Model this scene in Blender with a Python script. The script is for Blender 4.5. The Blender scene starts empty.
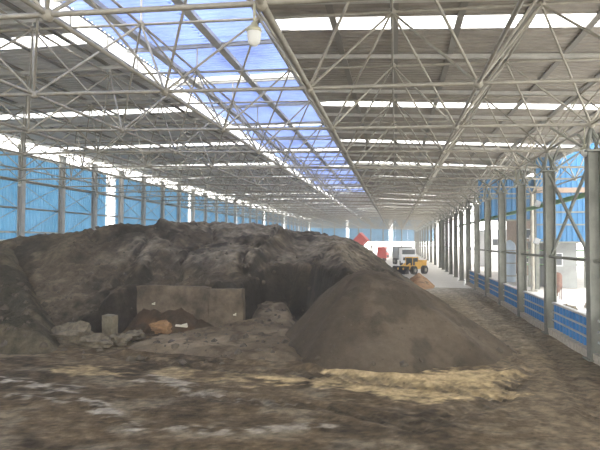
import bpy, math, random
import numpy as np
from mathutils import Vector, Matrix
random.seed(7)
SC = bpy.context.scene
COL = SC.collection
EYE = 3.808

# ------------------------------------------------------------------ camera
F_PX, YAW, PITCH, ROLL = 524.3, 0.1803, 0.0307, 0.0037
Fv = Vector((-math.sin(YAW)*math.cos(PITCH), math.cos(YAW)*math.cos(PITCH), math.sin(PITCH)))
Rv = Vector((math.cos(YAW), math.sin(YAW), 0)); Uv = Rv.cross(Fv)
cr, sr = math.cos(ROLL), math.sin(ROLL)
Rr = Rv*cr + Uv*sr; Ur = Uv*cr - Rv*sr
cam_d = bpy.data.cameras.new('camera'); cam = bpy.data.objects.new('camera', cam_d); COL.objects.link(cam)
cam_d.sensor_width = 36; cam_d.lens = F_PX/600*36; cam_d.clip_end = 1500
M = Matrix((Rr, Ur, -Fv)).transposed().to_4x4(); M.translation = Vector((0, 0, EYE)); cam.matrix_world = M
SC.camera = cam

# ------------------------------------------------------------------ light
w = bpy.data.worlds.new('sky'); SC.world = w; w.use_nodes = True
bg = w.node_tree.nodes['Background']; bg.inputs[0].default_value = (1.0, 0.985, 0.955, 1); bg.inputs[1].default_value = 6.6
sun_d = bpy.data.lights.new('sun', 'SUN'); sun_d.energy = 2.5; sun_d.angle = 0.35; sun_d.color = (1, .96, .88)
sun = bpy.data.objects.new('sun', sun_d); COL.objects.link(sun); sun.rotation_euler = (math.radians(18), math.radians(-28), 0)
SC.view_settings.view_transform = 'Standard'; SC.view_settings.look = 'None'
SC.view_settings.gamma = 1; SC.view_settings.use_curve_mapping = False
SC.view_settings.exposure = 0.0
SC.cycles.max_bounces = 8; SC.cycles.diffuse_bounces = 4; SC.cycles.transmission_bounces = 4
SC.cycles.transparent_max_bounces = 12; SC.cycles.volume_bounces = 1; SC.cycles.sample_clamp_indirect = 8
SC.cycles.use_denoising = True

# ------------------------------------------------------------------ materials
def mat(name, col, rough=.7, metal=0, var=0.0, scale=4, bump=0.0, bscale=None, trans=0.0, transp=0.0, spec=.3, col2=None, obj_co=False):
    m = bpy.data.materials.new(name); m.use_nodes = True
    nt = m.node_tree; N = nt.nodes; L = nt.links
    b = N['Principled BSDF']; b.inputs['Roughness'].default_value = rough; b.inputs['Metallic'].default_value = metal
    b.inputs['Specular IOR Level'].default_value = spec
    b.inputs['Base Color'].default_value = (*col, 1)
    src = None
    if var or col2 or bump:
        if obj_co: co = N.new('ShaderNodeTexCoord').outputs['Object']
        else: co = N.new('ShaderNodeNewGeometry').outputs['Position']
    if var or col2:
        n = N.new('ShaderNodeTexNoise'); n.inputs['Scale'].default_value = scale; n.inputs['Detail'].default_value = 6; n.inputs['Roughness'].default_value = .65
        L.new(co, n.inputs['Vector'])
        r = N.new('ShaderNodeValToRGB'); r.color_ramp.elements[0].position = .32; r.color_ramp.elements[1].position = .68
        c2 = col2 or tuple(min(1, c*(1+var)) for c in col); c1 = tuple(c*(1-var) for c in col) if not col2 else col
        r.color_ramp.elements[0].color = (*c1, 1); r.color_ramp.elements[1].color = (*c2, 1)
        L.new(n.outputs['Fac'], r.inputs['Fac']); L.new(r.outputs['Color'], b.inputs['Base Color']); src = r.outputs['Color']
    if bump:
        n2 = N.new('ShaderNodeTexNoise'); n2.inputs['Scale'].default_value = bscale or scale*3; n2.inputs['Detail'].default_value = 5
        L.new(co, n2.inputs['Vector'])
        bp = N.new('ShaderNodeBump'); bp.inputs['Strength'].default_value = bump; bp.inputs['Distance'].default_value = .05
        L.new(n2.outputs['Fac'], bp.inputs['Height']); L.new(bp.outputs['Normal'], b.inputs['Normal'])
    out = N['Material Output']; sh = b.outputs[0]
    if trans:
        t = N.new('ShaderNodeBsdfTranslucent'); t.inputs[0].default_value = (*col, 1)
        if src: L.new(src, t.inputs[0])
        mx = N.new('ShaderNodeMixShader'); mx.inputs[0].default_value = trans
        L.new(sh, mx.inputs[1]); L.new(t.outputs[0], mx.inputs[2]); sh = mx.outputs[0]
    if transp:
        t = N.new('ShaderNodeBsdfTransparent'); t.inputs[0].default_value = (1, 1, 1, 1)
        mx = N.new('ShaderNodeMixShader'); mx.inputs[0].default_value = transp
        L.new(sh, mx.inputs[1]); L.new(t.outputs[0], mx.inputs[2]); sh = mx.outputs[0]
    L.new(sh, out.inputs[0])
    return m

STEEL = mat('galvanised_steel', (.29, .272, .225), .5, .25, var=.18, scale=3)
WALLST = mat('pale_wall_column_steel', (.42, .42, .41), .6, .1, var=.15, scale=2)
STEEL2 = mat('painted_column_steel', (.17, .175, .15), .6, .1, var=.2, scale=2)
PURL = mat('purlin_steel', (.50, .49, .45), .55, .2, var=.15, scale=2)
DPURL = mat('dark_purlin', (.20, .19, .17), .6, .1)
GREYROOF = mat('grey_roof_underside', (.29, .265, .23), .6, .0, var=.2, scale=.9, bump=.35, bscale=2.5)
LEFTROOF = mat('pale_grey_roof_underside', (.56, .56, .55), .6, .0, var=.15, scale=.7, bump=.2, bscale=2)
BLUEROOF = mat('blue_translucent_sheet', (.24, .33, .66), .5, 0, var=.25, scale=.35, trans=.28)
SKYL = mat('clear_skylight_sheet', (.9, .9, .88), .4, 0, trans=.5, transp=.6)
BLUEWALL = mat('blue_cladding', (.10, .27, .44), .5, 0, var=.12, scale=.5, trans=.22)
BLUEPANEL = mat('blue_dado_cladding', (.03, .19, .46), .45, 0, var=.15, scale=3)
BLUEFAC = mat('blue_facade', (.032, .145, .30), .5, 0, var=.08, scale=1)
CONC = mat('concrete_kerb', (.42, .38, .31), .9, 0, var=.25, scale=5, bump=.3)
YARD = mat('yard_concrete', (.55, .53, .50), .9, 0, var=.1, scale=1.2)
GREEN = mat('green_painted_pipe', (.22, .36, .20), .6, 0, var=.15, scale=5)
WHITE = mat('white_paint', (.75, .76, .77), .5, 0, var=.05, scale=4)
RUST = mat('rusty_red_steel', (.16, .09, .07), .7, 0, var=.3, scale=5)
DARK = mat('dark_rubber', (.02, .02, .02), .8)
GLASSD = mat('dark_window_glass', (.05, .06, .07), .15, 0, spec=.5)
RED = mat('red_truck_paint', (.62, .10, .09), .5, 0, var=.1, scale=2)
YEL = mat('yellow_machine_paint', (.75, .42, .05), .5, 0, var=.1, scale=3)
BRICKM = mat('brown_brick', (.26, .20, .16), .9, 0, var=.2, scale=3)
GREYB = mat('grey_render', (.30, .31, .30), .9, 0, var=.15, scale=1)
TANKM = mat('pale_blue_tank', (.50, .60, .70), .5, 0, var=.08, scale=1)
SCRAP = mat('white_scrap', (.45, .42, .33), .8)
ORANGE = mat('orange_rusty_clod', (.20, .115, .055), .95, 0, var=.4, scale=6, bump=.5)
ROCK = mat('grey_brown_rock', (.105, .088, .062), .95, 0, var=.45, scale=5, bump=.6)
OLD = mat('old_concrete', (.16, .13, .10), .95, 0, var=.35, scale=3, bump=.6, bscale=14)
SANDH = mat('orange_sand', (.42, .27, .16), .95, 0, var=.2, scale=4, bump=.4)

# ------------------------------------------------------------------ mesh helpers
class MB:
    def __init__(s): s.v = []; s.f = []
    def box(s, lo, hi):
        i = len(s.v); (a, b, c), (d, e, f) = lo, hi
        s.v += [(a,b,c),(d,b,c),(d,e,c),(a,e,c),(a,b,f),(d,b,f),(d,e,f),(a,e,f)]
        s.f += [(i,i+3,i+2,i+1),(i+4,i+5,i+6,i+7),(i,i+1,i+5,i+4),(i+1,i+2,i+6,i+5),(i+2,i+3,i+7,i+6),(i+3,i,i+4,i+7)]
        return s
    def obox(s, c, sz, rot=(0,0,0)):
        from mathutils import Euler
        R = Euler(rot).to_matrix(); i = len(s.v); x, y, z = [k/2 for k in sz]; c = Vector(c)
        for p in [(-x,-y,-z),(x,-y,-z),(x,y,-z),(-x,y,-z),(-x,-y,z),(x,-y,z),(x,y,z),(-x,y,z)]:
            s.v.append(tuple(c + R @ Vector(p)))
        s.f += [(i,i+3,i+2,i+1),(i+4,i+5,i+6,i+7),(i,i+1,i+5,i+4),(i+1,i+2,i+6,i+5),(i+2,i+3,i+7,i+6),(i+3,i,i+4,i+7)]
        return s
    def tube(s, p, q, r, n=8, r2=None, cap=True):
        p, q = Vector(p), Vector(q); d = (q-p).normalized(); r2 = r if r2 is None else r2
        a = d.orthogonal().normalized(); b = d.cross(a); i = len(s.v)
        for (o, rr) in ((p, r), (q, r2)):
            for k in range(n):
                t = 2*math.pi*k/n; s.v.append(tuple(o + a*math.cos(t)*rr + b*math.sin(t)*rr))
        for k in range(n):
            k2 = (k+1) % n; s.f.append((i+k, i+k2, i+n+k2, i+n+k))
        if cap: s.f += [tuple(i+n-1-k for k in range(n)), tuple(i+n+k for k in range(n))]
        return s
    def lathe(s, prof, n=16, c=(0,0,0)):
        i = len(s.v)
        for (r, z) in prof:
            for k in range(n):
                t = 2*math.pi*k/n; s.v.append((c[0]+r*math.cos(t), c[1]+r*math.sin(t), c[2]+z))
        for j in range(len(prof)-1):
            for k in range(n):
                k2 = (k+1) % n; s.f.append((i+j*n+k, i+j*n+k2, i+(j+1)*n+k2, i+(j+1)*n+k))
        return s
    def mesh(s, name, m, smooth=False):
        me = bpy.data.meshes.new(name); me.from_pydata(s.v, [], s.f); me.materials.append(m)
        if smooth: me.shade_smooth()
        return me
    def obj(s, name, m, parent=None, smooth=False):
        return place(name, s.mesh(name, m, smooth), parent)
def place(name, me, parent=None, loc=None, mw=None):
    o = bpy.data.objects.new(name, me); COL.objects.link(o)
    if mw is not None: o.matrix_local = mw
    elif loc is not None: o.location = loc
    if parent: o.parent = parent
    return o
def tag(o, label=None, cat=None, group=None, kind=None):
    if label: o['label'] = label
    if cat: o['category'] = cat
    if group: o['group'] = group
    if kind: o['kind'] = kind
    return o
def empty(name, loc=(0,0,0), rz=0, **k):
    o = bpy.data.objects.new(name, None); COL.objects.link(o); o.location = loc; o.rotation_euler = (0,0,rz); o.empty_display_size = .2
    return tag(o, **k)
def bar_matrix(p, q, r):
    p, q = Vector(p), Vector(q); d = q-p; Ln = d.length
    return Matrix.Translation(p) @ d.to_track_quat('Z', 'Y').to_matrix().to_4x4() @ Matrix.Diagonal((r, r, Ln, 1))
ORD = ['nearest','second','third','fourth','fifth','sixth','seventh','eighth','ninth','tenth','eleventh','twelfth','thirteenth','fourteenth','fifteenth','sixteenth','seventeenth','eighteenth','nineteenth','twentieth']
def pix(x, y, z=0.0):
    d = Fv + Rv*((x-300)*cr-(225-y)*sr)/F_PX + Uv*((x-300)*sr+(225-y)*cr)/F_PX
    t = (z-EYE)/d.z; return (d.x*t, d.y*t)

# value noise
_rng = np.random.RandomState(3); _T = _rng.rand(256, 256)
def vnoise(x, y):
    xi = np.floor(x).astype(int); yi = np.floor(y).astype(int); fx = x-xi; fy = y-yi
    fx = fx*fx*(3-2*fx); fy = fy*fy*(3-2*fy)
    a = _T[xi & 255, yi & 255]; b = _T[(xi+1) & 255, yi & 255]; c = _T[xi & 255, (yi+1) & 255]; d = _T[(xi+1) & 255, (yi+1) & 255]
    return (a*(1-fx)+b*fx)*(1-fy)+(c*(1-fx)+d*fx)*fy - .5
def fbm(x, y, o=5, g=.5):
    s = 0; a = 1.0
    for k in range(o):
        s = s + a*vnoise(x*2**k+17.3*k, y*2**k+9.1*k); a *= g
    return s
def sstep(a, b, x):
    t = np.clip((x-a)/(b-a), 0, 1); return t*t*(3-2*t)
def smin(a, b, k=.4):
    h = np.clip(.5+.5*(b-a)/k, 0, 1); return b*(1-h)+a*h - k*h*(1-h)
def smax(a, b, k=.4): return -smin(-a, -b, k)
def polyd(X, Y, pts):
    d = np.full(X.shape, 1e9)
    for (x0, y0), (x1, y1) in zip(pts[:-1], pts[1:]):
        dx, dy = x1-x0, y1-y0; t = np.clip(((X-x0)*dx+(Y-y0)*dy)/(dx*dx+dy*dy+1e-9), 0, 1)
        d = np.minimum(d, np.hypot(X-x0-t*dx, Y-y0-t*dy))
    return d
def inside(X, Y, pts):
    r = np.zeros(X.shape, bool); n = len(pts)
    for i in range(n):
        x0, y0 = pts[i]; x1, y1 = pts[(i+1) % n]
        c = ((y0 > Y) != (y1 > Y)) & (X < (x1-x0)*(Y-y0)/((y1-y0) if y1 != y0 else 1e-9)+x0); r ^= c
    return r
def grid_mesh(name, xs, ys, hf, m, cut=None, attr=None):
    X, Y = np.meshgrid(xs, ys); Z = hf(X, Y)
    n, k = X.shape; v = np.stack([X, Y, Z], -1).reshape(-1, 3)
    idx = np.arange(n*k).reshape(n, k)
    q = np.stack([idx[:-1, :-1], idx[:-1, 1:], idx[1:, 1:], idx[1:, :-1]], -1).reshape(-1, 4)
    if cut is not None:
        keep = (Z.reshape(-1)[q] > cut).any(1); q = q[keep]
        used = np.unique(q); mp = -np.ones(n*k, int); mp[used] = np.arange(len(used)); q = mp[q]; v = v[used]
    else: used = np.arange(n*k)
    me = bpy.data.meshes.new(name)
    me.vertices.add(len(v)); me.vertices.foreach_set('co', v.ravel().astype(np.float32))
    me.loops.add(q.size); me.loops.foreach_set('vertex_index', q.ravel().astype(np.int32))
    me.polygons.add(len(q)); me.polygons.foreach_set('loop_start', (np.arange(len(q))*4).astype(np.int32)); me.polygons.foreach_set('loop_total', np.full(len(q), 4, np.int32))
    me.update(calc_edges=True); me.validate(); me.materials.append(m); me.shade_smooth()
    if attr:
        for an, fn in attr.items():
            c = fn(X, Y).reshape(-1, 3)[used]; a = me.color_attributes.new(an, 'FLOAT_COLOR', 'POINT')
            a.data.foreach_set('color', np.c_[c, np.ones(len(c))].ravel().astype(np.float32))
    return me
def earth(name, attr, scale, var=.35, bump=.6, bscale=12, rough=.95):
    m = bpy.data.materials.new(name); m.use_nodes = True; nt = m.node_tree; N = nt.nodes; L = nt.links
    b = N['Principled BSDF']; b.inputs['Roughness'].default_value = rough; b.inputs['Specular IOR Level'].default_value = .15
    at = N.new('ShaderNodeVertexColor'); at.layer_name = attr
    co = N.new('ShaderNodeNewGeometry').outputs['Position']
    n = N.new('ShaderNodeTexNoise'); n.inputs['Scale'].default_value = scale; n.inputs['Detail'].default_value = 8; n.inputs['Roughness'].default_value = .72
    L.new(co, n.inputs['Vector'])
    mr = N.new('ShaderNodeMapRange'); mr.inputs[1].default_value = .3; mr.inputs[2].default_value = .7; mr.inputs[3].default_value = 1-var; mr.inputs[4].default_value = 1+var
    L.new(n.outputs['Fac'], mr.inputs[0])
    vm = N.new('ShaderNodeVectorMath'); vm.operation = 'SCALE'; L.new(at.outputs[0], vm.inputs[0]); L.new(mr.outputs[0], vm.inputs[3])
    L.new(vm.outputs[0], b.inputs['Base Color'])
    n2 = N.new('ShaderNodeTexNoise'); n2.inputs['Scale'].default_value = bscale; n2.inputs['Detail'].default_value = 6; n2.inputs['Roughness'].default_value = .7; L.new(co, n2.inputs['Vector'])
    bp = N.new('ShaderNodeBump'); bp.inputs['Strength'].default_value = bump; bp.inputs['Distance'].default_value = .12
    L.new(n2.outputs['Fac'], bp.inputs['Height']); L.new(bp.outputs['Normal'], b.inputs['Normal'])
    return m

# ------------------------------------------------------------------ floor
XW = 6.31            # right column line
XL = -28.8           # left wall
YEND = 178.0
base_c = np.array([.106, .077, .044]); grey_c = np.array([.20, .165, .115]); sand_c = np.array([.39, .295, .16]); dark_c = np.array([.042, .031, .020]); tan_c = np.array([.150, .115, .073])
def P(*l): return [pix(x, y) for x, y in l]
sand_poly = P((322,377),(345,369),(375,373),(410,374),(450,371),(490,369),(515,374),(500,384),(512,396),(470,398),(420,404),(395,402),(370,393),(330,386),(285,384),(262,380),(290,377))
sand2 = P((135,365),(200,369),(255,372),(300,378),(320,383),(255,385),(190,379),(140,371))
tan_far = P((515,374),(600,372),(600,425),(540,410),(480,420),(420,404),(500,396))
white_tracks = [P((0,380),(30,385),(55,392),(80,396),(100,406),(125,424),(135,428)), P((0,378),(40,383),(75,388)), P((140,380),(170,385),(205,394),(240,400),(300,404)), P((15,396),(60,402),(90,404),(130,428)), P((150,425),(230,432),(330,425)),
                P((150,376),(180,382),(215,388),(240,390)), P((240,365),(150,358),(60,354))]
tread = [P((120,356),(200,366),(300,377),(420,388),(510,386)), P((170,392),(230,398),(330,408),(420,430)), P((300,372),(400,384),(500,398)), P((518,365),(508,340),(470,300),(440,282)), P((526,372),(500,400),(440,420)),
         P((600,420),(540,340),(470,290))]
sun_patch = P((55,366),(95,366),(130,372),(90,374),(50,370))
def floor_h(X, Y):
    z = .05*fbm(X*.35, Y*.35, 3) + .035*fbm(X*1.6, Y*1.1, 4)
    for i, t in enumerate(tread):
        d = polyd(X, Y, t)
        z = z - .05*np.exp(-(d/.28)**2) + .03*np.exp(-((d-.42)/.12)**2)
        z = z + .018*np.exp(-(d/.24)**4)*np.sign(np.sin((X*.8+Y*.5)*22))
    for t in white_tracks: z = z + .02*np.exp(-(polyd(X, Y, t)/.15)**2)
    # berm thrown up in front of the heap, curling round its toe
    d = polyd(X, Y, P((120,352),(200,358),(290,366),(400,379),(470,379),(517,374),(520,366),(505,345)))
    z = z + (.10+.07*fbm(X*2, Y*2, 3))*np.exp(-(d/.22)**2)
    edge = sstep(6.9, 6.2, X)
    return np.maximum(z*edge*sstep(44.5, 38, Y)*sstep(7.5, 8.6, Y), -.12)
def blend(c, col, m): return c*(1-m[..., None]) + col*m[..., None]
def floor_col(X, Y):
    gr = vnoise(X*9, Y*13)+vnoise(X*15+3, Y*21)
    c = np.ones(X.shape+(3,))*base_c
    n = fbm(X*.35, Y*.7, 5, .6); n2 = fbm(X*1.1+40, Y*1.8, 5, .6); n3 = fbm(X*3+9, Y*5, 4, .6)
    c = blend(c, dark_c, np.clip((-n-.02)*1.8, 0, .8)); c = blend(c, grey_c, np.clip((n2-.08)*1.9, 0, .75))
    c = blend(c, tan_c, np.clip((n3)*1.5, 0, .6)*.6)
    c = blend(c, tan_c*1.15, sstep(1.5, 4, X)*.75); c = blend(c, np.array([.25, .21, .155]), sstep(3.0, 4.6, X)*sstep(16, 24, Y)*.75*np.clip(.8+n2, 0, 1)); c = blend(c, np.array([.42, .39, .34]), sstep(34, 46, Y)*.8)  # last blend pales the floor with distance: daylight glare painted in
    def pm(poly, soft, amp=.55):
        ins = inside(X, Y, poly); d = polyd(X, Y, poly+[poly[0]]); sd = np.where(ins, d, -d) + amp*n3*1.1 + .3*n2
        return sstep(-soft, soft, sd)
    c = blend(c, tan_c, pm(tan_far, .6)*.8)
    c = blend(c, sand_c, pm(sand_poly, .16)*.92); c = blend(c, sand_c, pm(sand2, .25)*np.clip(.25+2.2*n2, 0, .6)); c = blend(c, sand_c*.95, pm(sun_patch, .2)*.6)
    for i, t in enumerate(white_tracks):
        d = polyd(X, Y, t); c = blend(c, np.array([.34, .31, .26]) if i < 6 else tan_c*1.3, np.clip(np.exp(-(d/.16)**2)*(.25+3.2*n3+1.5*n2), 0, .55))
    for t in tread:
        d = polyd(X, Y, t); st = (np.sin((X*.8+Y*.5)*22) > 0)*1.
        c = blend(c, c.mean()*np.array([.55, .45, .33]), np.exp(-(d/.3)**2)*.45*(.4+.6*st))
    return c*(.88*(1+.55*gr+.5*np.clip(n3, -.5, .8)))[..., None]
FLOORM = earth('packed_dirt', 'floor_colour', 2.6, .5, .7, 8)
GLAREM = earth('glare_pale_floor', 'floor_colour', .8, .12, .15, 4, .38); GLAREM.node_tree.nodes['Principled BSDF'].inputs['Specular IOR Level'].default_value = .6  # far floor surface: glare of the bright road put into gloss and colour
fl = empty('floor', kind='structure')
xs = np.concatenate([np.arange(-30, -14, .5), np.arange(-14, 7.0, .07)]); ys = np.concatenate([np.arange(7.5, 20, .065), np.arange(20, 45, .16)])
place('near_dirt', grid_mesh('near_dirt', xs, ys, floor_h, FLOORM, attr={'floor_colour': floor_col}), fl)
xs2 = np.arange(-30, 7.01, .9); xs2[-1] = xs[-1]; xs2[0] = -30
place('far_dirt', grid_mesh('far_dirt', xs2, np.concatenate([[ys[-1]], np.arange(47, 185, 1.5)]), lambda X, Y: 0*X, GLAREM, attr={'floor_colour': lambda X, Y: np.ones(X.shape+(3,))*np.array([.60, .57, .52])+0*X[..., None]}), fl)  # bright daylight on the far floor painted as a pale colour
place('rear_dirt', grid_mesh('rear_dirt', xs2, np.concatenate([np.arange(-25, 7.4, 1.5), [ys[0]]]), lambda X, Y: 0*X, FLOORM, attr={'floor_colour': lambda X, Y: np.ones(X.shape+(3,))*base_c}), fl)
yd = MB().box((xs[-1], -60, -.25), (160, 420, -.03)).box((-200, YEND+7, -.25), (xs[-1], 420, -.03)).box((-200, -60, -.25), (-30, YEND+7, -.03))
tag(yd.obj('yard_ground', YARD), kind='structure')

# ------------------------------------------------------------------ heaps
def heap_col(c1, c2, c3, s=1.0):
    c1, c2, c3 = map(np.array, (c1, c2, c3))
    def f(X, Y):
        n = fbm(X*.5*s+3, Y*.5*s, 5, .6); n2 = fbm(X*1.7*s, Y*1.7*s+8, 5, .6)
        c = np.ones(X.shape+(3,))*c1
        c = blend(c, c2, np.clip(n*2.2+.3, 0, 1)); return blend(c, c3, np.clip((n2-.1)*2.5, 0, .8))
    return f
crx = [-29, -24, -22, -19.5, -17, -14.5, -12, -10, -8, -6.5, -5, -3.5, -2]
crz = [2.4, 2.7, 3.0, 3.8, 4.2, 4.7, 4.8, 4.8, 4.6, 4.35, 4.15, 3.95, 3.8]
def main_h(X, Y):
    wob = .9*fbm(X*.3, Y*.3, 3)
    crest = np.interp(X, crx, crz) - .012*np.clip(Y-34, 0, 40) + .45*fbm(X*.5, Y*.5, 4)
    # front toe: steep cut face behind the concrete wall, bay open on its right
    yf = np.interp(X, [-29, -16, -12.5, -11.3, -10.6, -6.6, -6.0, -5.0, -3.8, -2.5, 0], [17.5, 17.8, 18.6, 20.0, 21.45, 21.45, 23.5, 24.3, 23.4, 20, 19])
    dy = Y-yf+wob*.5
    step = np.interp(dy, [-1, 0, .3, 1.5, 3.0, 5.5, 10, 40], [-1, 0, 1.85, 2.15, 3.2, 3.9, 4.9, 6])
    gentle = dy*.62
    k = sstep(-13.0, -11.0, X)
    steep2 = np.interp(dy, [-1, 0, .3, 1.1, 5, 11, 40], [-1, .3, .8, 2.7, 3.4, 4.6, 6])
    k2 = sstep(-6.6, -5.8, X)
    front = gentle*(1-k)+k*(step*(1-k2)+steep2*k2)
    xr = np.interp(Y, [17, 25, 42, 60, 70], [1.8, 2.2, 2.3, 0.2, -0.6]) + wob*.3
    right = (xr-X)*.68
    back = (74-Y)*.6
    z = smin(smin(crest, front, .2), smin(right, back, .5), .3)
    z = z + np.clip(z, 0, 1)*(.30*fbm(X*.9, Y*.9, 5, .6) + .18*np.abs(fbm(X*2.3, Y*2.3, 4, .6)) - .35*np.exp(-(fbm(X*.35+5, Y*.22, 3)/.05)**2))
    return np.where(z < -.3, -.3, z)
def main_col(X, Y):
    c = heap_col((.028, .023, .017), (.078, .061, .041), (.12, .096, .064), .8)(X, Y)
    c = blend(c, np.array([.115, .090, .062]), np.exp(-((X+15.2+.2*(Y-22))/1.5)**2)*.7)
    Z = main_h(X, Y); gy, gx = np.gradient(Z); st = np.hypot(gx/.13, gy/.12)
    n = fbm(X*.8, Y*.8+30, 5, .65)
    crust = sstep(2.3, 3.1, Z)*sstep(1.6, .5, st+.8*n)*sstep(-14.5, -11.5, X+1.5*n)     # dry pale crust on the flat top
    c = blend(c, np.array([.23, .195, .15]), np.clip(crust*(.6+1.6*n), 0, .85))
    c = c*(1+.5*(vnoise(X*6, Y*6)+.8*vnoise(X*11, Y*11)))[..., None]
    return blend(c, np.array([.020, .017, .014]), sstep(1.0, 2.0, st+.8*n)*.8)  # steep faces darkened in colour, in place of occlusion shade
def cone_h(X, Y):
    dx = X+1.15; dy = Y-20.3
    a = np.where(dx > 0, 5.0, 2.7+.3*sstep(0, -3, dx)); b = np.where(dy < 0, 4.95, 6.5)
    r = np.sqrt((dx/a)**2+(dy/b)**2); th = np.arctan2(dy, dx)
    r = r*(1+.06*np.sin(th*5+.4)+.04*np.sin(th*11))
    z = 3.6*(1-r) ; z = smin(z, np.full_like(z, 2.62)-.05*np.abs(dx), .9)
    z = z + np.clip(z, 0, 1)*(.18*fbm(X*.9, Y*.9, 4) + .13*fbm(th*5+r, r*1.5, 3)*sstep(.1, .5, r) + .035*fbm(X*5, Y*5, 3))
    return np.where(z < -.2, -.2, z)
def left_h(X, Y):
    # near lobe at the left, its right edge runs up to the crest
    xr = np.interp(Y, [15, 18, 20, 23, 26], [-10.8, -12.3, -13.6, -15.2, -16.2]); yf = 15.9+.35*np.sin(X*1.1)+.0*X
    right = (xr-X)*.95; front = np.interp(Y-yf, [0, .8, 1.7, 2.4, 6.2, 9], [0, .75, .95, 1.5, 3.75, 4.1]); back = (31-Y)*.8
    z = smin(smin(right, front, .5), smin(back, np.interp(X, [-20, -16.6, -14.6, -13], [3.0, 3.4, 4.1, 4.2])+.15*fbm(X*.5, Y*.5, 3), .4), .3)
    z = z + np.clip(z, 0, 1)*(.25*fbm(X*1.0, Y*1.0, 4, .6)+.12*np.abs(fbm(X*2.7, Y*2.7, 4, .6)))
    return np.where(z < -.3, -.3, z)
def ramp_h(X, Y):
    # low spread of spoil in front of the concrete wall and up into the bay
    poly = P((128,349),(150,338),(245,331),(252,312),(285,306),(300,330),(303,362),(250,362),(190,356))
    ins = inside(X, Y, poly); d = polyd(X, Y, poly+[poly[0]]); sd = np.where(ins, d, -d)
    z = np.clip(sd*.35, -.2, .18) + .75*sstep(18.5, 23.8, Y)*sstep(-.1, .6, sd)
    z = z+ (z > -.1)*(.12*fbm(X*1.2, Y*1.8, 4, .6))
    return z
HM = earth('dark_heap_earth', 'heap_colour', 2.6, .6, 1.0, 7)
HC = earth('brown_fine_earth', 'heap_colour', 4.0, .22, .6, 14)
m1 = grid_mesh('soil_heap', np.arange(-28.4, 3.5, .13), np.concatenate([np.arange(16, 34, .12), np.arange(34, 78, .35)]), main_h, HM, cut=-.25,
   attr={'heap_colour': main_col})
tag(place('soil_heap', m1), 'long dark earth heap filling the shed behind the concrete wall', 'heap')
m2 = grid_mesh('soil_heap', np.arange(-5.5, 4.8, .07), np.arange(14.5, 27.5, .08), cone_h, HC, cut=-.15, attr={'heap_colour': heap_col((.062, .048, .033), (.098, .077, .053), (.044, .035, .025), .7)})
tag(place('soil_heap', m2), 'smooth brown conical heap in front, beside the yellow sand patch', 'heap')
m3 = grid_mesh('soil_heap', np.arange(-25, -10, .09), np.arange(15, 32, .1), left_h, HM, cut=-.25, attr={'heap_colour': heap_col((.034, .030, .020), (.066, .056, .036), (.10, .083, .052), .9)})
tag(place('soil_heap', m3), 'greenish dark earth heap in the left foreground below the blue wall', 'heap')
m4 = grid_mesh('spoil_spread', np.arange(-11.5, -2, .06), np.arange(15.5, 26, .07), ramp_h, HC, cut=-.12, attr={'heap_colour': heap_col((.125, .097, .064), (.245, .195, .135), (.060, .045, .029), 1.0)})
tag(place('spoil_spread', m4), 'low pale brown spoil spread in front of the concrete wall', 'spoil')
def sand_h(X, Y):
    r = np.hypot((X-2.0)/1.3, (Y-47)/4.2)*(1+.15*vnoise(X*3, Y*.8)); z = 1.15*(1-r)+.08*fbm(X*3, Y*3, 3); return np.where(z < -.15, -.15, z)
m5 = grid_mesh('sand_heap', np.arange(.9, 4.2, .1), np.arange(42, 52.5, .15), sand_h, HC, cut=-.12, attr={'heap_colour': heap_col((.34, .19, .10), (.42, .27, .16), (.12, .09, .06), 1.6)})
tag(place('sand_heap', m5), 'small orange sand heap at the far right toe of the dark heap', 'heap')

# lumps
def rock_mesh(name, sz, m, seed, lev=3, jag=.3):
    import bmesh
    bm = bmesh.new(); bmesh.ops.create_icosphere(bm, subdivisions=lev, radius=1); rr = random.Random(seed)
    from mathutils import noise
    off = Vector((rr.random()*50, rr.random()*50, 3))
    for v in bm.verts:
        n = noise.noise(v.co*1.3+off)+.5*noise.noise(v.co*3+off)+.3*noise.noise(v.co*7+off); v.co = v.co*(1+jag*2*n); v.co.x *= sz[0]; v.co.y *= sz[1]; v.co.z *= sz[2]
    me = bpy.data.meshes.new(name); bm.to_mesh(me); bm.free(); me.materials.append(m); return me
# concrete retaining wall, half buried
cw = empty('concrete_wall', (-8.6, 21.0, 0), label='weathered brown concrete retaining wall half buried in the heap', cat='wall')
def wall_block(x0, x1, z0, z1):
    nx, nz = max(4, int((x1-x0)/.12)), max(4, int((z1-z0)/.12)); v = []; f = []
    for yy in (0, 1):
        for j in range(nz+1):
            for i in range(nx+1):
                X = x0+(x1-x0)*i/nx; Z = z0+(z1-z0)*j/nz
                e = .05*float(fbm(np.array([X*2.]), np.array([Z*2.]), 4)[0]); top = (.09*float(fbm(np.array([X*1.7+5]), np.array([.3]), 4)[0])) if j == nz else 0
                v.append((X+(e if i in (0, nx) else 0), (-.02+e) if yy == 0 else .36, Z+top))
    n1 = (nx+1)*(nz+1); I = lambda yy, i, j: yy*n1+j*(nx+1)+i
    for j in range(nz):
        for i in range(nx):
            f.append((I(0,i,j), I(0,i+1,j), I(0,i+1,j+1), I(0,i,j+1))); f.append((I(1,i,j), I(1,i,j+1), I(1,i+1,j+1), I(1,i+1,j)))
    for j in range(nz):
        f.append((I(0,0,j), I(0,0,j+1), I(1,0,j+1), I(1,0,j))); f.append((I(0,nx,j), I(1,nx,j), I(1,nx,j+1), I(0,nx,j+1)))
    for i in range(nx): f.append((I(0,i,nz), I(0,i+1,nz), I(1,i+1,nz), I(1,i,nz)))
    mb = MB(); mb.v = v; mb.f = f; return mb
OLDC = mat('old_wall_concrete', (.030, .023, .016), .95, 0, col2=(.135, .105, .072), scale=1.5, bump=.5, bscale=10)
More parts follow.
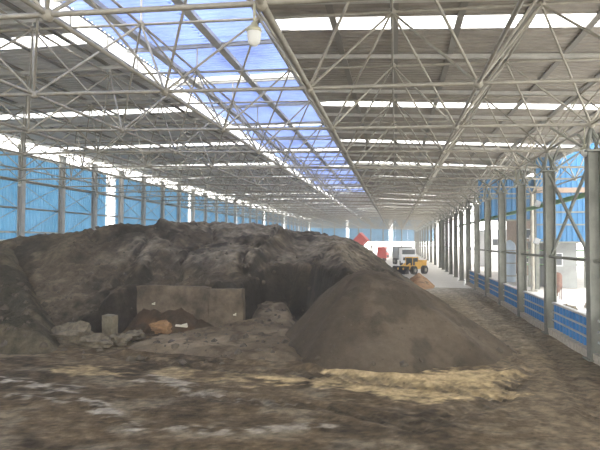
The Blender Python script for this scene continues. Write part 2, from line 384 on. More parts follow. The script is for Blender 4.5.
wall_block(-2.35, -1.0, -.3, 1.88).obj('cast_panel', OLDC, cw); wall_block(-.985, .9, -.3, 1.86).obj('cast_panel', OLDC, cw); wall_block(.915, 2.38, -.3, 1.80).obj('cast_panel', OLDC, cw)
# stump block
sx, sy = pix(107, 334, .15)
sb = wall_block(-.23, .23, -.2, .80); o = sb.obj('concrete_block', mat('pale_block', (.15, .13, .09), .95, 0, var=.3, scale=6, bump=.5)); o.location = (sx, sy, .05); o.rotation_euler = (.05, .04, -.15)
tag(o, 'small upright pale concrete block standing left of the retaining wall', 'concrete block')
# rubble pieces
lumps = [(72, 340, .95, .5, .42, ROCK, 'broad flat grey brown rock at the foot of the left heap'), (88, 331, .55, .4, .3, ROCK, 'rounded grey rock just left of the upright concrete block'),
         (97, 344, .5, .4, .22, ROCK, 'low brown rock in front of the upright concrete block'), (148, 327, .42, .3, .38, ORANGE, 'orange rusty clod against the left end of the retaining wall'),
         (162, 331, .5, .3, .3, ORANGE, 'reddish brown clod beside the orange clod at the wall'), (136, 338, .35, .3, .2, ROCK, 'small dark rock in front of the wall corner'),
         (118, 342, .45, .35, .22, ROCK, 'dark lump between the concrete block and the spoil spread')]
for i, (px, py, a, b, c, m, lb) in enumerate(lumps):
    x, y = pix(px, py, .1); o = place('rock', rock_mesh('rock', (a, b, c), m, i+3), None, (x, y, .12+c*.3)); tag(o, lb, 'rock', 'lumps around the concrete wall')
# brown debris bank leaning on the wall
def bank_h(X, Y):
    t = (X+8.6); prof = np.interp(t, [-2.7, -2.0, -1.1, -.3, .5, 1.2, 2.3], [.5, 1.15, 1.0, 1.45, .8, .42, .2])
    z = prof*np.clip(1-(21.2-Y)/1.3, 0, 1)*1.0 - .12 + .22*fbm(X*2.2, Y*2.2, 4, .6); return np.where((Y > 21.25), -.3, np.maximum(z, -.3))
m6 = grid_mesh('debris_bank', np.arange(-11.5, -6.1, .06), np.arange(19.4, 21.3, .07), bank_h, HC, cut=-.2, attr={'heap_colour': heap_col((.045, .030, .019), (.11, .066, .034), (.030, .023, .016), 2.2)})
tag(place('debris_bank', m6), 'reddish brown debris bank leaning on the concrete wall face', 'debris')
for i, (px, py, a, lb) in enumerate([(182, 330, .34, 'pale scrap sheet lying before the concrete wall'), (177, 309, .1, 'small white scrap high on the debris bank'), (235, 321, .09, 'tiny white scrap near the right end of the concrete wall')]):
    x, y = pix(px, py, .6 if i else .25); y = min(y, 20.9); mb = MB(); z = [.42, 1.12, .85][i]
    a *= .7; mb.obox((0, 0, 0), (a*2, a*.5, .05), (.2, .1, .2)).obox((a*.5, .02, .05), (a*.9, a*.35, .04), (.4, -.2, .5))
    o = mb.obj('scrap', SCRAP); o.location = (x, y-.05, z); tag(o, lb, 'scrap', 'white scraps by the concrete wall')
# clods scattered at toes (uncountable)
rk = [rock_mesh('clod', (1, .9, .7), HM, 40+i, 1) for i in range(4)]
mb = MB(); rr = random.Random(5)
def clod(x, y, z, s):
    i = len(mb.v); me = rr.choice(rk); a = rr.random()*6.28; ca, sa = math.cos(a)*s, math.sin(a)*s
    mb.v += [(x+v.co.x*ca-v.co.y*sa, y+v.co.x*sa+v.co.y*ca, z+v.co.z*s) for v in me.vertices]; mb.f += [tuple(i+k for k in p.vertices) for p in me.polygons]
for k in range(900):
    X = rr.uniform(-16, 4.2); Y = rr.uniform(15.6, 27); a = np.array([X]); b = np.array([Y])
    z = float(max(main_h(a, b)[0], cone_h(a, b)[0], left_h(a, b)[0], ramp_h(a, b)[0], 0))
    if z > 3.0 and rr.random() < .5: continue
    if z < .02 and X > -3 : continue
    on_cone = cone_h(a, b)[0] > .3
    clod(X, Y, z, rr.uniform(.02, .05) if on_cone else rr.choice([.04, .06, .08, .11, .16]))
CLOD = mat('clod_earth', (.07, .058, .042), .95, 0, var=.4, scale=3)
tag(mb.obj('loose_clods', CLOD), 'loose dark clods strewn over the heaps and their toes', 'clods', kind='stuff')

# ------------------------------------------------------------------ space frame roof structure
MODX = [-26.7, -22.6, -18.5, -14.4, -10.36, -6.29, -2.23, 2.03, 6.31, 10.5]
TOPX = [-28.8]+[(a+b)/2 for a, b in zip(MODX[:-1], MODX[1:])]+[12.4]
Y0 = 8.52; S = 5.0; NK = 34
def Hb(x):
    if x > -2.23: return EYE+4.03-.0209*(x+2.23)
    return EYE+4.03+.0268*min(-2.23-x, 12.2)
def top_z(x): return Hb(x)+3.0
rows = range(-3, NK)
bot = {(i, k): Vector((x, Y0+S*k, Hb(x))) for i, x in enumerate(MODX) for k in rows}
top = {(i, k): Vector((x, Y0+S*(k+.5), top_z(x))) for i, x in enumerate(TOPX) for k in range(-3, NK-1)}
bars = {'bottom_chord': [], 'top_chord': [], 'diagonal_strut': []}
for (i, k), p in bot.items():
    if (i+1, k) in bot: bars['bottom_chord'].append((p, bot[i+1, k], .054))
    if (i, k+1) in bot: bars['bottom_chord'].append((p, bot[i, k+1], .048 if i != 6 else .075))
    for di in (0, 1):
        for dk in (-1, 0):
            q = top.get((i+di, k+dk))
            if q: bars['diagonal_strut'].append((p, q, .037))
for (i, k), p in top.items():
    if (i+1, k) in top: bars['top_chord'].append((p, top[i+1, k], .048))
    if (i, k+1) in top: bars['top_chord'].append((p, top[i, k+1], .045))
sf = empty('space_frame', (0, 0, 0), label='grey tubular steel space frame carrying the whole shed roof', cat='roof truss')
unit = MB().tube((0,0,0), (0,0,1), 1, 8, cap=False).mesh('unit_tube', STEEL, True)
def vis_key(p, q):
    m = (p+q)/2 - Vector((0, 0, EYE)); z = m.dot(Fv); x = m.dot(Rv); y = m.dot(Uv)
    if z < 2: return 1e6+m.length
    if abs(x/z*F_PX) > 330+800/z or abs(y/z*F_PX) > 250+800/z: return 1e4+z
    return z
for nm, L_ in bars.items():
    L_.sort(key=lambda b: vis_key(b[0], b[1]))
    for p, q, r in L_[:295]: place(nm, unit, sf, mw=bar_matrix(p, q, r))
    mb = MB()
    for p, q, r in L_[295:]: mb.tube(p, q, r, 5, cap=False)
    tag(mb.obj('far_'+nm, STEEL, sf, True), kind='stuff')
ball = MB().lathe([(.001, -.13), (.08, -.11), (.125, -.05), (.13, 0), (.125, .05), (.08, .11), (.001, .13)], 8).mesh('node_ball', STEEL, True)
nodes = sorted(list(bot.values())+list(top.values()), key=lambda p: vis_key(p, p))
for p in nodes[:290]: place('node_ball', ball, sf, loc=p)
mb = MB()
for p in nodes[290:]: mb.lathe([(.001, -.13), (.11, -.06), (.11, .06), (.001, .13)], 5, tuple(p))
tag(mb.obj('far_node_ball', STEEL, sf), kind='stuff')

# ------------------------------------------------------------------ roof
ce = empty('ceiling', kind='structure')
ROOF_Z = 11.56
def rz_right(x): return ROOF_Z-.058*(x+4.26)
def ribbed(name, dx, dy, dz, m, pitch=.32, dep=.045):
    v = []; f = []; n = max(2, int(dy/pitch)); prof = []
    for k in range(n):
        y = dy*k/n; w_ = dy/n
        prof += [(y, 0), (y+w_*.35, 0), (y+w_*.45, dep), (y+w_*.85, dep)]
    prof.append((dy, 0))
    for (y, z) in prof: v += [(0, y, z), (dx, y, z+dz)]
    for k in range(len(prof)-1): f.append((2*k, 2*k+1, 2*k+3, 2*k+2))
    mb = MB(); mb.v = v; mb.f = f; return mb.mesh(name, m)
PER = 10.9; SKW = 1.05
GX = [-4.26, 0, 4.2, 8.3, 12.6]; LX = [-28.8, -24.5, -20.2, -15.9, -11.6]; BX = [-11.6, -7.93, -4.1]
hl = (PER-SKW)/2
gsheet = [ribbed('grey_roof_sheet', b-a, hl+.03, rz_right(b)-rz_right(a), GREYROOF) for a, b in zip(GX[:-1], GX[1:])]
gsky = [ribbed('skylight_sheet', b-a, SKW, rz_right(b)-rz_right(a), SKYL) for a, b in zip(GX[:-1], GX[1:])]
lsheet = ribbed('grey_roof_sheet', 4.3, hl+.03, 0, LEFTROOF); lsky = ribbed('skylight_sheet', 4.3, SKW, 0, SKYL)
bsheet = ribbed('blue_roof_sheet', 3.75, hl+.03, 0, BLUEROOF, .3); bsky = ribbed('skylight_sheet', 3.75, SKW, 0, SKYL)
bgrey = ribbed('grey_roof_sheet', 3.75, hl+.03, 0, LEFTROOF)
BZ = 12.25
for n in range(-3, 16):
    ys_ = 17.55+PER*n
    for j, a in enumerate(GX[:-1]):
        place('skylight_sheet', gsky[j], ce, (a, ys_, rz_right(a)))
        for q in (0, 1): place('roof_sheet', gsheet[j], ce, (a, ys_+SKW+q*hl, rz_right(a)+.002*q))
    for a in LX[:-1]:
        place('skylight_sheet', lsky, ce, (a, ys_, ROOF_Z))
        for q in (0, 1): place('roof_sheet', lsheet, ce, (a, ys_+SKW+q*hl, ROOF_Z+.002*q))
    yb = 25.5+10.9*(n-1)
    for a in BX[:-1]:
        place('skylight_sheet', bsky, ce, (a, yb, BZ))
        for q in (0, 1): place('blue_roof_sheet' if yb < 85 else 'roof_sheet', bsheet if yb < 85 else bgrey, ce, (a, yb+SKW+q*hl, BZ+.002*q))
# purlins across (I section), posts from top nodes, secondary purlins along
for k in range(-2, NK-1):
    y = Y0+S*(k+.5)
    def ibeam(x0, x1, z0, z1):
        mb = MB()
        for (a, b) in ((-.015, .015),):
            i = len(mb.v); mb.v += [(x0,y+a,z0-.2),(x1,y+a,z1-.2),(x1,y+b,z1-.2),(x0,y+b,z0-.2),(x0,y+a,z0-.06),(x1,y+a,z1-.06),(x1,y+b,z1-.06),(x0,y+b,z0-.06)]
            mb.f += [(i,i+1,i+5,i+4),(i+3,i+7,i+6,i+2)]
        for dz in (-.2, -.07):
            i = len(mb.v); mb.v += [(x0,y-.07,z0+dz-.012),(x1,y-.07,z1+dz-.012),(x1,y+.07,z1+dz-.012),(x0,y+.07,z0+dz-.012),(x0,y-.07,z0+dz+.012),(x1,y-.07,z1+dz+.012),(x1,y+.07,z1+dz+.012),(x0,y+.07,z0+dz+.012)]
            mb.f += [(i,i+3,i+2,i+1),(i+4,i+5,i+6,i+7),(i,i+1,i+5,i+4),(i+2,i+3,i+7,i+6)]
        return mb
    ibeam(-28.8, -11.65, ROOF_Z, ROOF_Z).obj('cross_purlin', PURL, ce)
    ibeam(-11.6, -4.15, BZ, BZ).obj('cross_purlin', PURL, ce)
    ibeam(-4.26, 12.6, rz_right(-4.26), rz_right(12.6)).obj('cross_purlin', PURL, ce)
    mb = MB()
    for i, x in enumerate(TOPX):
        zr = (BZ if -11.6 < x < -4.3 else ROOF_Z if x < -11 else rz_right(x))-.2
        if zr-top_z(x) > .15: mb.tube((x, y, top_z(x)), (x, y, zr), .04, 6)
    mb.obj('purlin_post', PURL, ce)
for x in [-27.5+2.15*i for i in range(8)]+[-2.1+2.1*i for i in range(7)]:
    zb = (BZ if -11.6 < x < -4.3 else ROOF_Z if x < -11 else rz_right(x))
    MB().box((x-.11, -8, zb-.07), (x+.11, YEND, zb-.01)).obj('long_purlin', DPURL, ce)
for x in (-10.4, -7.4): MB().box((x-.17, -8, BZ-.20), (x+.17, YEND, BZ-.02)).obj('long_beam', PURL, ce)
# monitor sides: glazed clerestory above the left roof edge; frame and mullions
for side, x in (('left', -11.62), ('right', -4.2)):
    mb = MB().box((x-.04, -8, ROOF_Z-.03), (x+.04, YEND, ROOF_Z+.05)).box((x-.04, -8, BZ-.07), (x+.04, YEND, BZ))
    for i in range(74): mb.box((x-.03, -8+2.5*i, ROOF_Z), (x+.03, -7.94+2.5*i, BZ))
    mb.obj('clerestory_frame', STEEL, ce)
    MB().box((x-.008, -8, ROOF_Z+.03), (x+.008, YEND, BZ-.05)).obj('clerestory_glazing', SKYL, ce)
# eave gutter beam of right canopy
MB().box((12.45, -8, rz_right(12.5)-.35), (12.6, YEND, rz_right(12.5)+.05)).obj('eave_beam', PURL, ce)

# ------------------------------------------------------------------ left wall
wl = empty('wall_left', kind='structure')
def vsheet(L_, H_, m, pitch=.33, dep=.05):
    v = []; f = []; n = max(1, round(L_/pitch)); prof = []
    for k in range(n):
        y = L_*k/n; w_ = L_/n; prof += [(y, 0), (y+w_*.5, 0), (y+w_*.62, dep), (y+w_*.88, dep)]
    prof.append((L_, 0))
    for (y, x) in prof: v += [(x, y, 0), (x, y, H_)]
    for k in range(len(prof)-1): f.append((2*k, 2*k+1, 2*k+3, 2*k+2))
    mb = MB(); mb.v = v; mb.f = f; return mb.mesh('cladding_sheet', m)
tiers = [(3.75, 6.3), (6.32, 8.4), (8.42, 10.5)]
strips = [49.6+21.4*n for n in range(-2, 7)]
cols_y = [Y0+S*(k+.5) for k in range(-3, 34)]
cache = {}
for a, b in zip(cols_y[:-1], cols_y[1:]):
    segs = [(a, b)]
    for s_ in strips:
        if a < s_ < b: segs = [(a, max(a, s_-.8)), (min(b, s_+.8), b)]
    for (p, q) in segs:
        if q-p < .15: continue
        for z0, z1 in tiers:
            key = (round(q-p, 2), z0)
            if key not in cache: cache[key] = vsheet(q-p-.01, z1-z0, BLUEWALL)
            place('cladding_sheet', cache[key], wl, (XL-.18, p, z0))
for s_ in strips:
    place('daylight_strip', vsheet(1.6, 7.9, SKYL, .4), wl, (XL-.16, s_-.8, 2.6))
    MB().box((XL-.1, s_-.84, 2.6), (XL-.02, s_-.78, 10.5)).box((XL-.1, s_+.78, 2.6), (XL-.02, s_+.84, 10.5)).obj('daylight_strip_frame', WHITE, wl)
for z in (3.78, 4.42, 6.3, 8.4, 10.48):
    MB().box((XL-.12, -8, z-.07), (XL+.02, YEND, z+.07)).obj('wall_girt', DPURL if z in (6.3, 8.4) else PURL, wl)
MB().box((XL-.45, -8, -.1), (XL-.1, YEND, 2.6)).obj('plinth_wall', CONC, wl)
for k, (a, b) in enumerate(zip(cols_y[:-1], cols_y[1:])):
    mb = MB().tube((XL+.05, a, 6.3), (XL+.05, b, 8.4), .03, 5).tube((XL+.05, b, 6.3), (XL+.05, a, 8.4), .03, 5)
    mb.tube((XL+.05, a, 4.0), (XL+.05, b, 6.3), .03, 5)
    mb.obj('wall_brace', STEEL, wl)
MB().box((XL-.03, -8, 10.55), (XL-.01, YEND, ROOF_Z)).obj('eave_glazing', SKYL, wl)
def hcol(name, x, y, w_, z1, m, **t):
    root = empty(name, (x, y, 0), **t)
    h = w_/2
    MB().box((-h, -h, 0.02), (-h+.03, h, z1)).box((h-.03, -h, .02), (h, h, z1)).box((-h+.03, -.012, .02), (h-.03, .012, z1)).obj('shaft', m, root)
    MB().box((-h-.1, -h-.1, 0), (h+.1, h+.1, .04)).obj('base_plate', m, root)
    return root
nvis = 0
for y in cols_y:
    if y < 5: continue
    u = nvis; nvis += 1
    lb = ('grey column %s from the camera along the blue left wall' % (ORD[u]) if 0 <= u < 16 else 'distant grey column against the blue left wall')
    r = hcol('wall_column', XL+.28, y, .40, top_z(XL)-.12, WALLST, label=lb, cat='column', group='columns of the blue left wall')
    MB().box((-.25, -.2, top_z(XL)-.16), (.25, .2, top_z(XL)-.1)).obj('cap_plate', STEEL2, r)

# ------------------------------------------------------------------ far wall
we = empty('wall_back', kind='structure')
def xsheet(L_, H_, m, pitch=.4):
    v = []; f = []; n = max(1, round(L_/pitch)); prof = []
    for k in range(n):
        y = L_*k/n; w_ = L_/n; prof += [(y, 0), (y+w_*.5, 0), (y+w_*.62, -.05), (y+w_*.88, -.05)]
    prof.append((L_, 0))
    for (x, y) in prof: v += [(x, y, 0), (x, y, H_)]
    for k in range(len(prof)-1): f.append((2*k, 2*k+1, 2*k+3, 2*k+2))
    mb = MB(); mb.v = v; mb.f = f; return mb.mesh('cladding_sheet', m)
gaps = [-16.2, -1.5]; x = XL
while x < 12.4:
    x2 = min(x+4.1, 12.6)
    seg = [(x, x2)]
    for g_ in gaps:
        if x < g_ < x2: seg = [(x, g_-.65), (g_+.65, x2)]
    for a, b in seg:
        if b-a > .1: place('cladding_sheet', xsheet(b-a-.01, 8.0, BLUEWALL), we, (a, YEND+.2, 3.9))
    x = x2
for g_ in gaps: place('daylight_strip', xsheet(1.3, 9.6, SKYL), we, (g_-.65, YEND+.22, 2.2))
MB().box((XL, YEND+.05, 3.75), (12.6, YEND+.18, 3.95)).obj('wall_girt', PURL, we)
for i, x in enumerate([-24.6, -20.5, -12.3, -8.2, -4.1, 2.0, 6.3, 10.5]):
    r = hcol('gable_column', x, YEND-.1, .35, 10.5, STEEL2, label='grey gable column below the distant blue end wall', cat='column', group='columns of the far gable')

# ------------------------------------------------------------------ right column row
COLN = []
for k in list(range(0, 14))+list(range(14, NK, 2)):
    y = Y0+S*k; u = k-2
    if u < 0: lb = 'grey steel column of the right row beside the camera'
    elif u < 14: lb = ['big grey steel column cut by the right picture edge', 'second grey steel column from the right picture edge, with cross bracing', 'third grey steel column from the right picture edge', 'fourth grey steel column from the right picture edge', 'fifth grey steel column from the right picture edge', 'sixth grey steel column from the right picture edge', 'seventh grey steel column from the right picture edge'][u] if u < 7 else '%s grey column of the right row counting from the camera' % ORD[u]
    else: lb = 'distant grey column of the right row in the glare'
    r = hcol('steel_column', XW+.05, y, .40, 6.75, STEEL2, label=lb, cat='column', group='steel columns of the right row')
    MB().box((-.3, -.3, 6.75), (.3, .3, 6.8)).obj('cap_plate', STEEL2, r)
    mb = MB()
    for dx, dy in ((-.25, -.25), (.25, -.25), (.25, .25), (-.25, .25)): mb.tube((dx, dy, 6.78), (-.05, 0, Hb(XW)-.08), .05, 6)
    for dx, dy in ((-1.3, 0), (1.3, 0), (0, -1.4), (0, 1.4)): mb.tube((dx*.1, dy*.1, 6.8), (dx, dy, Hb(XW)-.05), .04, 6)
    mb.obj('head_strut', STEEL2, r)
# right wall dado
wr = empty('wall_right', kind='structure')
psheet = vsheet(4.56, 1.02, BLUEPANEL, .38, -.05)
for k in range(-3, NK-1):
    y = Y0+S*k
    if 8 <= k <= 18 or k % 2 and k > 18: continue      # open gateways further down the road
    mb = MB().box((XW-.10, y+.2, -.1), (XW+.14, y+S-.2, .25)); mb.obj('kerb', CONC, wr)
    place('blue_panel', psheet, wr, (XW+.16, y+.22, .25))
    for z in (.60, .93, 1.28): MB().box((XW+.05, y+.2, z-.03), (XW+.10, y+S-.2, z+.03)).obj('rail', WALLST, wr)
    MB().box((XW+.06, y+.2, 1.29), (XW+.22, y+S-.2, 1.33)).obj('top_cap', WALLST, wr)
    MB().tube((XW, y+.2, 3.2), (XW, y+S-.2, 3.2), .06, 6).obj('tie_bar', STEEL2, wr)
# green beam along the row, braces in the first bay
gb = MB().box((XW+.38, -5, 5.42), (XW+.52, 60, 5.45)).box((XW+.44, -5, 5.45), (XW+.46, 60, 5.57)).box((XW+.38, -5, 5.57), (XW+.52, 60, 5.60))
tag(gb.obj('green_beam', GREEN), 'long green steel beam running along the outer side of the right column row', 'beam')
br = empty('cross_brace', (XW, Y0+12.5, 0), label='grey X brace between the two nearest columns at right', cat='brace')
for y0, y1, z0, z1 in ((-2.3, 2.3, 3.3, 6.6), (2.3, -2.3, 3.3, 6.6)): MB().obox((.0 if y0 < 0 else .08, 0, (z0+z1)/2), (.07, math.hypot(4.6, 3.3), .12), (math.atan2(z1-z0, y1-y0) if y0 < 0 else -math.atan2(3.3, 4.6), 0, 0)).obj('brace_bar', STEEL2, br)
MB().tube((0, -2.3, 3.2), (0, -.4, 3.2), .01, 5).obj('brace_pin', STEEL2, br)

# outer posts of the side aisle
for k, lb in ((7, 'slim outer post of the side aisle seen between the second and third columns'), (11, 'slim outer post of the side aisle further along')):
    o = MB().tube((0, 0, 0), (0, 0, Hb(10.5)), .15, 10).box((-.3, -.3, 0), (.3, .3, .05)).obj('outer_post', STEEL); o.location = (10.5, Y0+S*k, 0); tag(o, lb, 'post')

# ------------------------------------------------------------------ lamps
LG = mat('lamp_glass', (.85, .85, .80), .15, 0, trans=.5, spec=.6); LM = mat('lamp_body', (.34, .33, .24), .5, .3)
def lamp(x, y, ztop, drop, lb):
    r = empty('hanging_lamp', (x, y, ztop), label=lb, cat='lamp', group='hanging bell lamps')
    MB().tube((0, 0, 0), (0, 0, -drop), .022, 8).obj('hanging_rod', LM, r)
    MB().lathe([(.001, -drop+.06), (.05, -drop+.05), (.06, -drop), (.09, -drop-.03), (.125, -drop-.06), (.135, -drop-.10), (.125, -drop-.12)], 16).obj('lamp_housing', LM, r, True)
    MB().lathe([(.12, -drop-.11), (.118, -drop-.20), (.10, -drop-.29), (.06, -drop-.34), (.001, -drop-.355)], 16).obj('lamp_glass', LG, r, True)
lamp(-2.33, 8.42, Hb(-2.2)-.05, .36, 'large white glass bell lamp hanging at the top left centre')
for k, lb in ((2, 'white bell lamp at the right picture edge under the roof'), (4, 'white bell lamp hanging above the third right column'), (6, 'white bell lamp hanging above the fifth right column'), (8, 'small white bell lamp hanging above the right row, fourth from the camera'), (10, 'tiny white bell lamp hanging above the right row')):
    lamp(XW-.2, Y0+S*k, Hb(XW)-.05, .65, lb)
lamp(-26.7, Y0+S*5, Hb(-26.7)-.05, .1, 'small white lamp before the leftmost blue wall bay'); lamp(-26.7, Y0+S*7.0, Hb(-26.7)-.05, .1, 'small white lamp before the blue wall beside the white strip')
lamp(-10.36, Y0+S*22, Hb(-10.3)-.05, 1.0, 'tiny white lamp above the heap near the far wall')
# floodlights on columns
for (k, z, dy, lb) in ((3, 5.45, .0, 'white floodlight on the green beam at the second column'), (3, 3.85, .2, 'white floodlight halfway up beside the second column')):
    r = empty('floodlight', (XW-.3, Y0+S*k+.45+dy, z), label=lb, cat='lamp')
    MB().obox((0, 0, 0), (.2, .24, .24), (0, .4, 0)).obj('housing', WHITE, r); MB().tube((0, 0, 0), (.3, 0, .1), .025, 6).obj('bracket', STEEL2, r)

# ------------------------------------------------------------------ outside at the right
wc = empty('wall_side', kind='structure')
for i in range(1):
    for z0, z1 in ((5.6, 7.4), (7.4, 9.0)): place('cladding_sheet', xsheet(5.6, z1-z0, BLUEFAC, .4), wc, (6.8, 45.6, z0))
for z in (5.6, 7.4, 9.1): MB().box((6.8, 45.45, z-.06), (11.0, 45.55, z+.06)).obj('wall_girt', STEEL2, wc)
bs = empty('blue_shed', (20, 45, 0), label='blue clad shed front standing outside beyond the nearest columns', cat='building')
for i in range(6):
    for z0, z1 in ((3.8, 5.2), (5.2, 6.2), (6.2, 8.0), (8.0, 12.5)): place('cladding_sheet', xsheet(4.01, z1-z0, BLUEFAC, .4), bs, (-8.8+4*i, 0, z0))
for z in (3.8, 5.2, 6.2, 8.0): MB().box((-8.8, -.12, z-.06), (15.2, -.04, z+.06)).obj('wall_girt', STEEL2, bs)
MB().box((-8.8, -.2, 7.75), (15.2, -.05, 8.15)).obj('band_beam', BRICKM, bs)
for i in range(0, 7, 2): MB().box((-8.9+4*i, 0.05, 0), (-8.6+4*i, .35, 12.4)).obj('shed_post', STEEL2, bs)
MB().box((-8.8, .3, 12.4), (15.2, 25, 12.6)).obj('shed_roof', LEFTROOF, bs)
# grey masonry building with courses
def masonry(name, x, y, w_, d, h_, m, lb, win=()):
    r = empty(name, (x, y, 0), label=lb, cat='building'); MB().box((0, 0, 0), (w_, d, h_)).obj('wall', m, r)
    MB().box((-.12, -.12, h_), (w_+.12, d+.12, h_+.15)).obj('parapet', m, r)
    for (a, z) in win:
        f_ = MB().box((a, -.06, z), (a+.9, -.01, z+1.1)).obj('window', WHITE, r); MB().box((a+.08, -.08, z+.08), (a+.82, -.05, z+1.02)).obj('pane', GLASSD, f_)
    for zz in np.arange(1.2, h_-.2, 1.2): MB().box((-.03, -.03, zz), (w_+.03, 0, zz+.06)).obj('string_course', m, r)
masonry('grey_building', 12.4, 47, 2.4, 6, 3.7, GREYB, 'grey rendered building below the blue shed outside', [(.4, 1.8)])
masonry('brick_building', 14.2, 64, 3.6, 8, 6.7, BRICKM, 'brown brick building outside behind the third column', [(.5, 4.2), (2.1, 4.2), (.5, 1.4), (2.1, 1.4)])
masonry('pale_building', 13.5, 84, 9, 10, 5.5, WHITE, 'pale building far outside beyond the right columns', [(1, 3.2), (3, 3.2), (5, 3.2)])
# tank
t = empty('storage_tank', (10.7, 52.8, 0), label='slim pale blue storage tank outside between the third and fourth columns', cat='tank')
MB().lathe([(.5, 0), (.55, .3), (.55, 3.4), (.45, 3.7), (.15, 3.95), (.001, 4.0)], 18).obj('shell', TANKM, t, True)
for z in (.6, 1.8, 3.0): MB().lathe([(.565, z-.04), (.58, z), (.565, z+.04)], 18).obj('band', STEEL, t)
MB().tube((-.6, -.3, 0), (-.6, -.3, 3.8), .04, 6).obj('drain_pipe', GREEN, t)
# hopper silo on legs
def silo(x, y, s, lb, m):
    r = empty('hopper_silo', (x, y, 0), label=lb, cat='silo')
    MB().lathe([(.12*s, 1.2*s), (.8*s, 2.3*s), (.8*s, 4.4*s), (.6*s, 4.8*s), (.1*s, 5.0*s), (.001, 5.0*s)], 16).obj('shell', m, r, True)
    for a in range(4):
        c_, s_ = math.cos(a*math.pi/2+.78)*.75*s, math.sin(a*math.pi/2+.78)*.75*s; MB().tube((c_, s_, 0), (c_, s_, 2.6*s), .07*s, 6).obj('leg', m, r)
    MB().tube((0, 0, .6*s), (0, 0, 1.3*s), .1*s, 8).obj('outlet', m, r)
silo(12.6, 50, .8, 'grey hopper silo on legs outside between the second and third columns', GREYB); silo(10.6, 37.5, .36, 'rusty red hopper on legs outside beside the braced bay', RUST)
silo(14.5, 58, 1.0, 'pale hopper silo on legs behind the grey hopper outside', WHITE)
# pipe rack
pr = empty('pipe_rack', (11.2, 47.5, 0), label='green pipe rack crossing outside between the columns', cat='pipe rack')
for i in range(4): MB().box((-.08+i*2.2, -.08, 0), (.08+i*2.2, .08, 3.3)).obj('rack_post', STEEL2, pr)
for z in (1.9, 2.5, 3.1): MB().tube((-1.0, 0, z), (7.6, 0, z), .06, 8).obj('pipe', GREEN, pr)
# ladder mast and rubble
ms = empty('lattice_mast', (12.0, 33.6, 0), label='thin lattice mast outside left of the nearest column', cat='mast')
for dx in (-.18, .18): MB().box((dx-.025, -.025, 0), (dx+.025, .025, 4.6)).obj('rail', STEEL2, ms)
for i in range(11): MB().tube((-.18, 0, .3+.4*i), (.18, 0, .3+.4*i), .02, 5).obj('rung', STEEL2, ms)
for i, (rx, ry, rs, m_, lb) in enumerate([(8.9, 27.5, .45, CONC, 'pale broken rubble rock just beyond the nearest blue dado panel'), (10.2, 29.5, .6, WHITE, 'white rubble boulder in the bright yard, biggest of the rubble'),
        (9.4, 31.6, .4, ROCK, 'dark rubble rock in the bright yard beyond the dado'), (11.4, 33.0, .5, CONC, 'grey rubble rock at the foot of the lattice mast'), (9.0, 34.6, .35, ROCK, 'small dark rubble rock beside the second column base outside'), (11.0, 27.2, .4, ROCK, 'dark rubble rock outside nearest to the right picture edge')]):
    o = place('rubble_rock', rock_mesh('rubble_rock', (rs, rs*.8, rs*.55), m_, 80+i), None, (rx, ry, .1)); tag(o, lb, 'rock', 'rubble in the bright yard')
# traffic far away: yard fence and trees are lost in the glare

# ------------------------------------------------------------------ vehicles
def wheel(mb, x, y, r, w_=.35):
    mb.tube((x-w_/2, y, r), (x+w_/2, y, r), r, 14)
def wheels(root, L_, r, w_=.35):
    for (x, y) in L_:
        mb = MB(); wheel(mb, x, y, r, w_); o = mb.obj('wheel', DARK, root)
        MB().tube((x-w_/2-.02, y, r), (x+w_/2+.02, y, r), r*.45, 10).obj('hub', STEEL, o)
def loader(x, y, rz):
    r = empty('wheel_loader', (x, y, 0), rz, label='yellow wheel loader on the bright road beyond the heap', cat='loader')
    MB().box((-.55, .2, .6), (.55, 2.6, 1.45)).box((-.6, 1.6, 1.45), (.6, 2.6, 1.6)).obj('engine_body', YEL, r)
    MB().box((-.5, -.9, .6), (.5, .2, 1.0)).obj('front_frame', YEL, r)
    c_ = MB().box((-.5, -.3, 1.9), (.5, .9, 2.0)).box((-.5, -.3, 1.0), (-.43, -.23, 1.9)).box((.43, -.3, 1.0), (.5, -.23, 1.9)).box((-.5, .83, 1.0), (-.43, .9, 1.9)).box((.43, .83, 1.0), (.5, .9, 1.9)).obj('cab', YEL, r)
    MB().box((-.46, -.26, 1.05), (.46, .86, 1.88)).obj('pane', GLASSD, c_)
    for s_ in (-1, 1): MB().obox((s_*.35, -1.3, .95), (.12, 1.6, .2), (.35, 0, 0)).obj('lift_arm', YEL, r)
    mb = MB(); mb.v = [(-1.1,-2.0,.15),(1.1,-2.0,.15),(1.1,-2.9,.15),(-1.1,-2.9,.15),(-1.1,-1.9,1.0),(1.1,-1.9,1.0),(1.1,-2.0,.2),(-1.1,-2.0,.2)]; mb.f = [(0,3,2,1),(0,1,5,4),(0,4,3),(1,2,5)]
    mb.obj('bucket', DARK, r); wheels(r, [(-.8, -.5), (.8, -.5), (-.8, 1.7), (.8, 1.7)], .5, .4)
loader(1.7, 62.5, math.radians(-35))
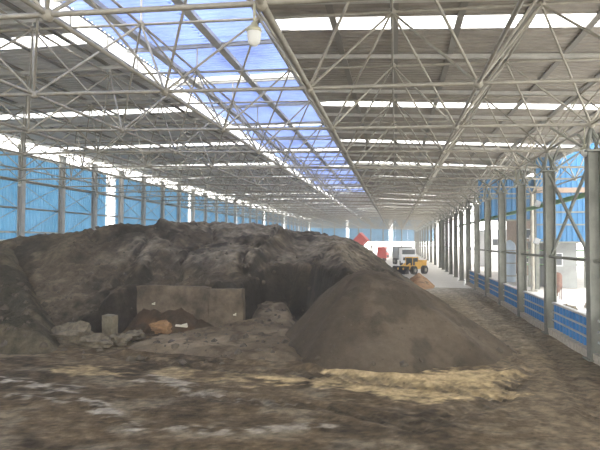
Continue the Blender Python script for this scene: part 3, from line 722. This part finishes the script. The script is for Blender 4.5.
def truck(x, y, rz, lb, cabm, bedm, tip):
    r = empty('dump_truck', (x, y, 0), rz, label=lb, cat='truck')
    MB().box((-.5, -3.2, .75), (.5, 3.4, 1.0)).obj('chassis', DARK, r)
    c_ = MB().box((-1.2, -3.6, .7), (1.2, -1.9, 1.7)).box((-1.15, -3.45, 1.7), (1.15, -1.9, 2.75)).obj('cab', cabm, r)
    MB().box((-1.0, -3.5, 1.8), (1.0, -3.44, 2.5)).obj('windshield', GLASSD, c_); MB().box((-.9, -3.66, .85), (.9, -3.6, 1.3)).obj('grille', DARK, c_)
    MB().box((-1.25, -3.7, .45), (1.25, -3.55, .75)).obj('bumper', WHITE, c_)
    b = empty('bed', (0, 3.2, 1.05)); b.parent = r; b.rotation_euler = (-tip, 0, 0)
    MB().box((-1.2, -4.3, 0), (1.2, 0, .12)).box((-1.2, -4.3, .12), (-1.1, 0, 1.9)).box((1.1, -4.3, .12), (1.2, 0, 1.9)).box((-1.1, -4.3, .12), (1.1, -4.2, 2.0)).box((-1.1, -.1, .12), (1.1, 0, 1.2)).obj('tipper_body', bedm, b)
    for i in range(4): MB().box((-1.26, -4.1+i*1.0, 0), (-1.2, -3.98+i*1.0, 1.3)).box((1.2, -4.1+i*1.0, 0), (1.26, -3.98+i*1.0, 1.3)).obj('side_rib', bedm, b)
    if tip: MB().tube((0, -.8, 1.0), (0, -.8+.2, 1.0+3.1*math.sin(tip)), .1, 8).obj('ram', STEEL, r)
    wheels(r, [(-1.0, -2.7), (1.0, -2.7), (-1.0, 1.4), (1.0, 1.4), (-1.0, 2.7), (1.0, 2.7)], .52)
truck(-5.0, 100, math.radians(80), 'red dump truck tipping its body behind the heap', RED, RED, math.radians(44))
truck(1.3, 88, math.radians(12), 'pale truck facing the camera on the bright road', WHITE, GREYB, 0)

# ------------------------------------------------------------------ dusty air inside the shed
hz = bpy.data.materials.new('dusty_air'); hz.use_nodes = True; nt = hz.node_tree; nt.nodes.remove(nt.nodes['Principled BSDF'])
vs = nt.nodes.new('ShaderNodeVolumeScatter'); vs.inputs['Density'].default_value = .0017; vs.inputs['Anisotropy'].default_value = .2; vs.inputs['Color'].default_value = (1, .97, .92, 1)
nt.links.new(vs.outputs[0], nt.nodes['Material Output'].inputs['Volume'])
tag(MB().box((-28.5, -7, .3), (12.3, YEND+6, 12.1)).obj('dust_haze', hz), 'thin pale dusty air filling the shed', 'haze', kind='stuff')
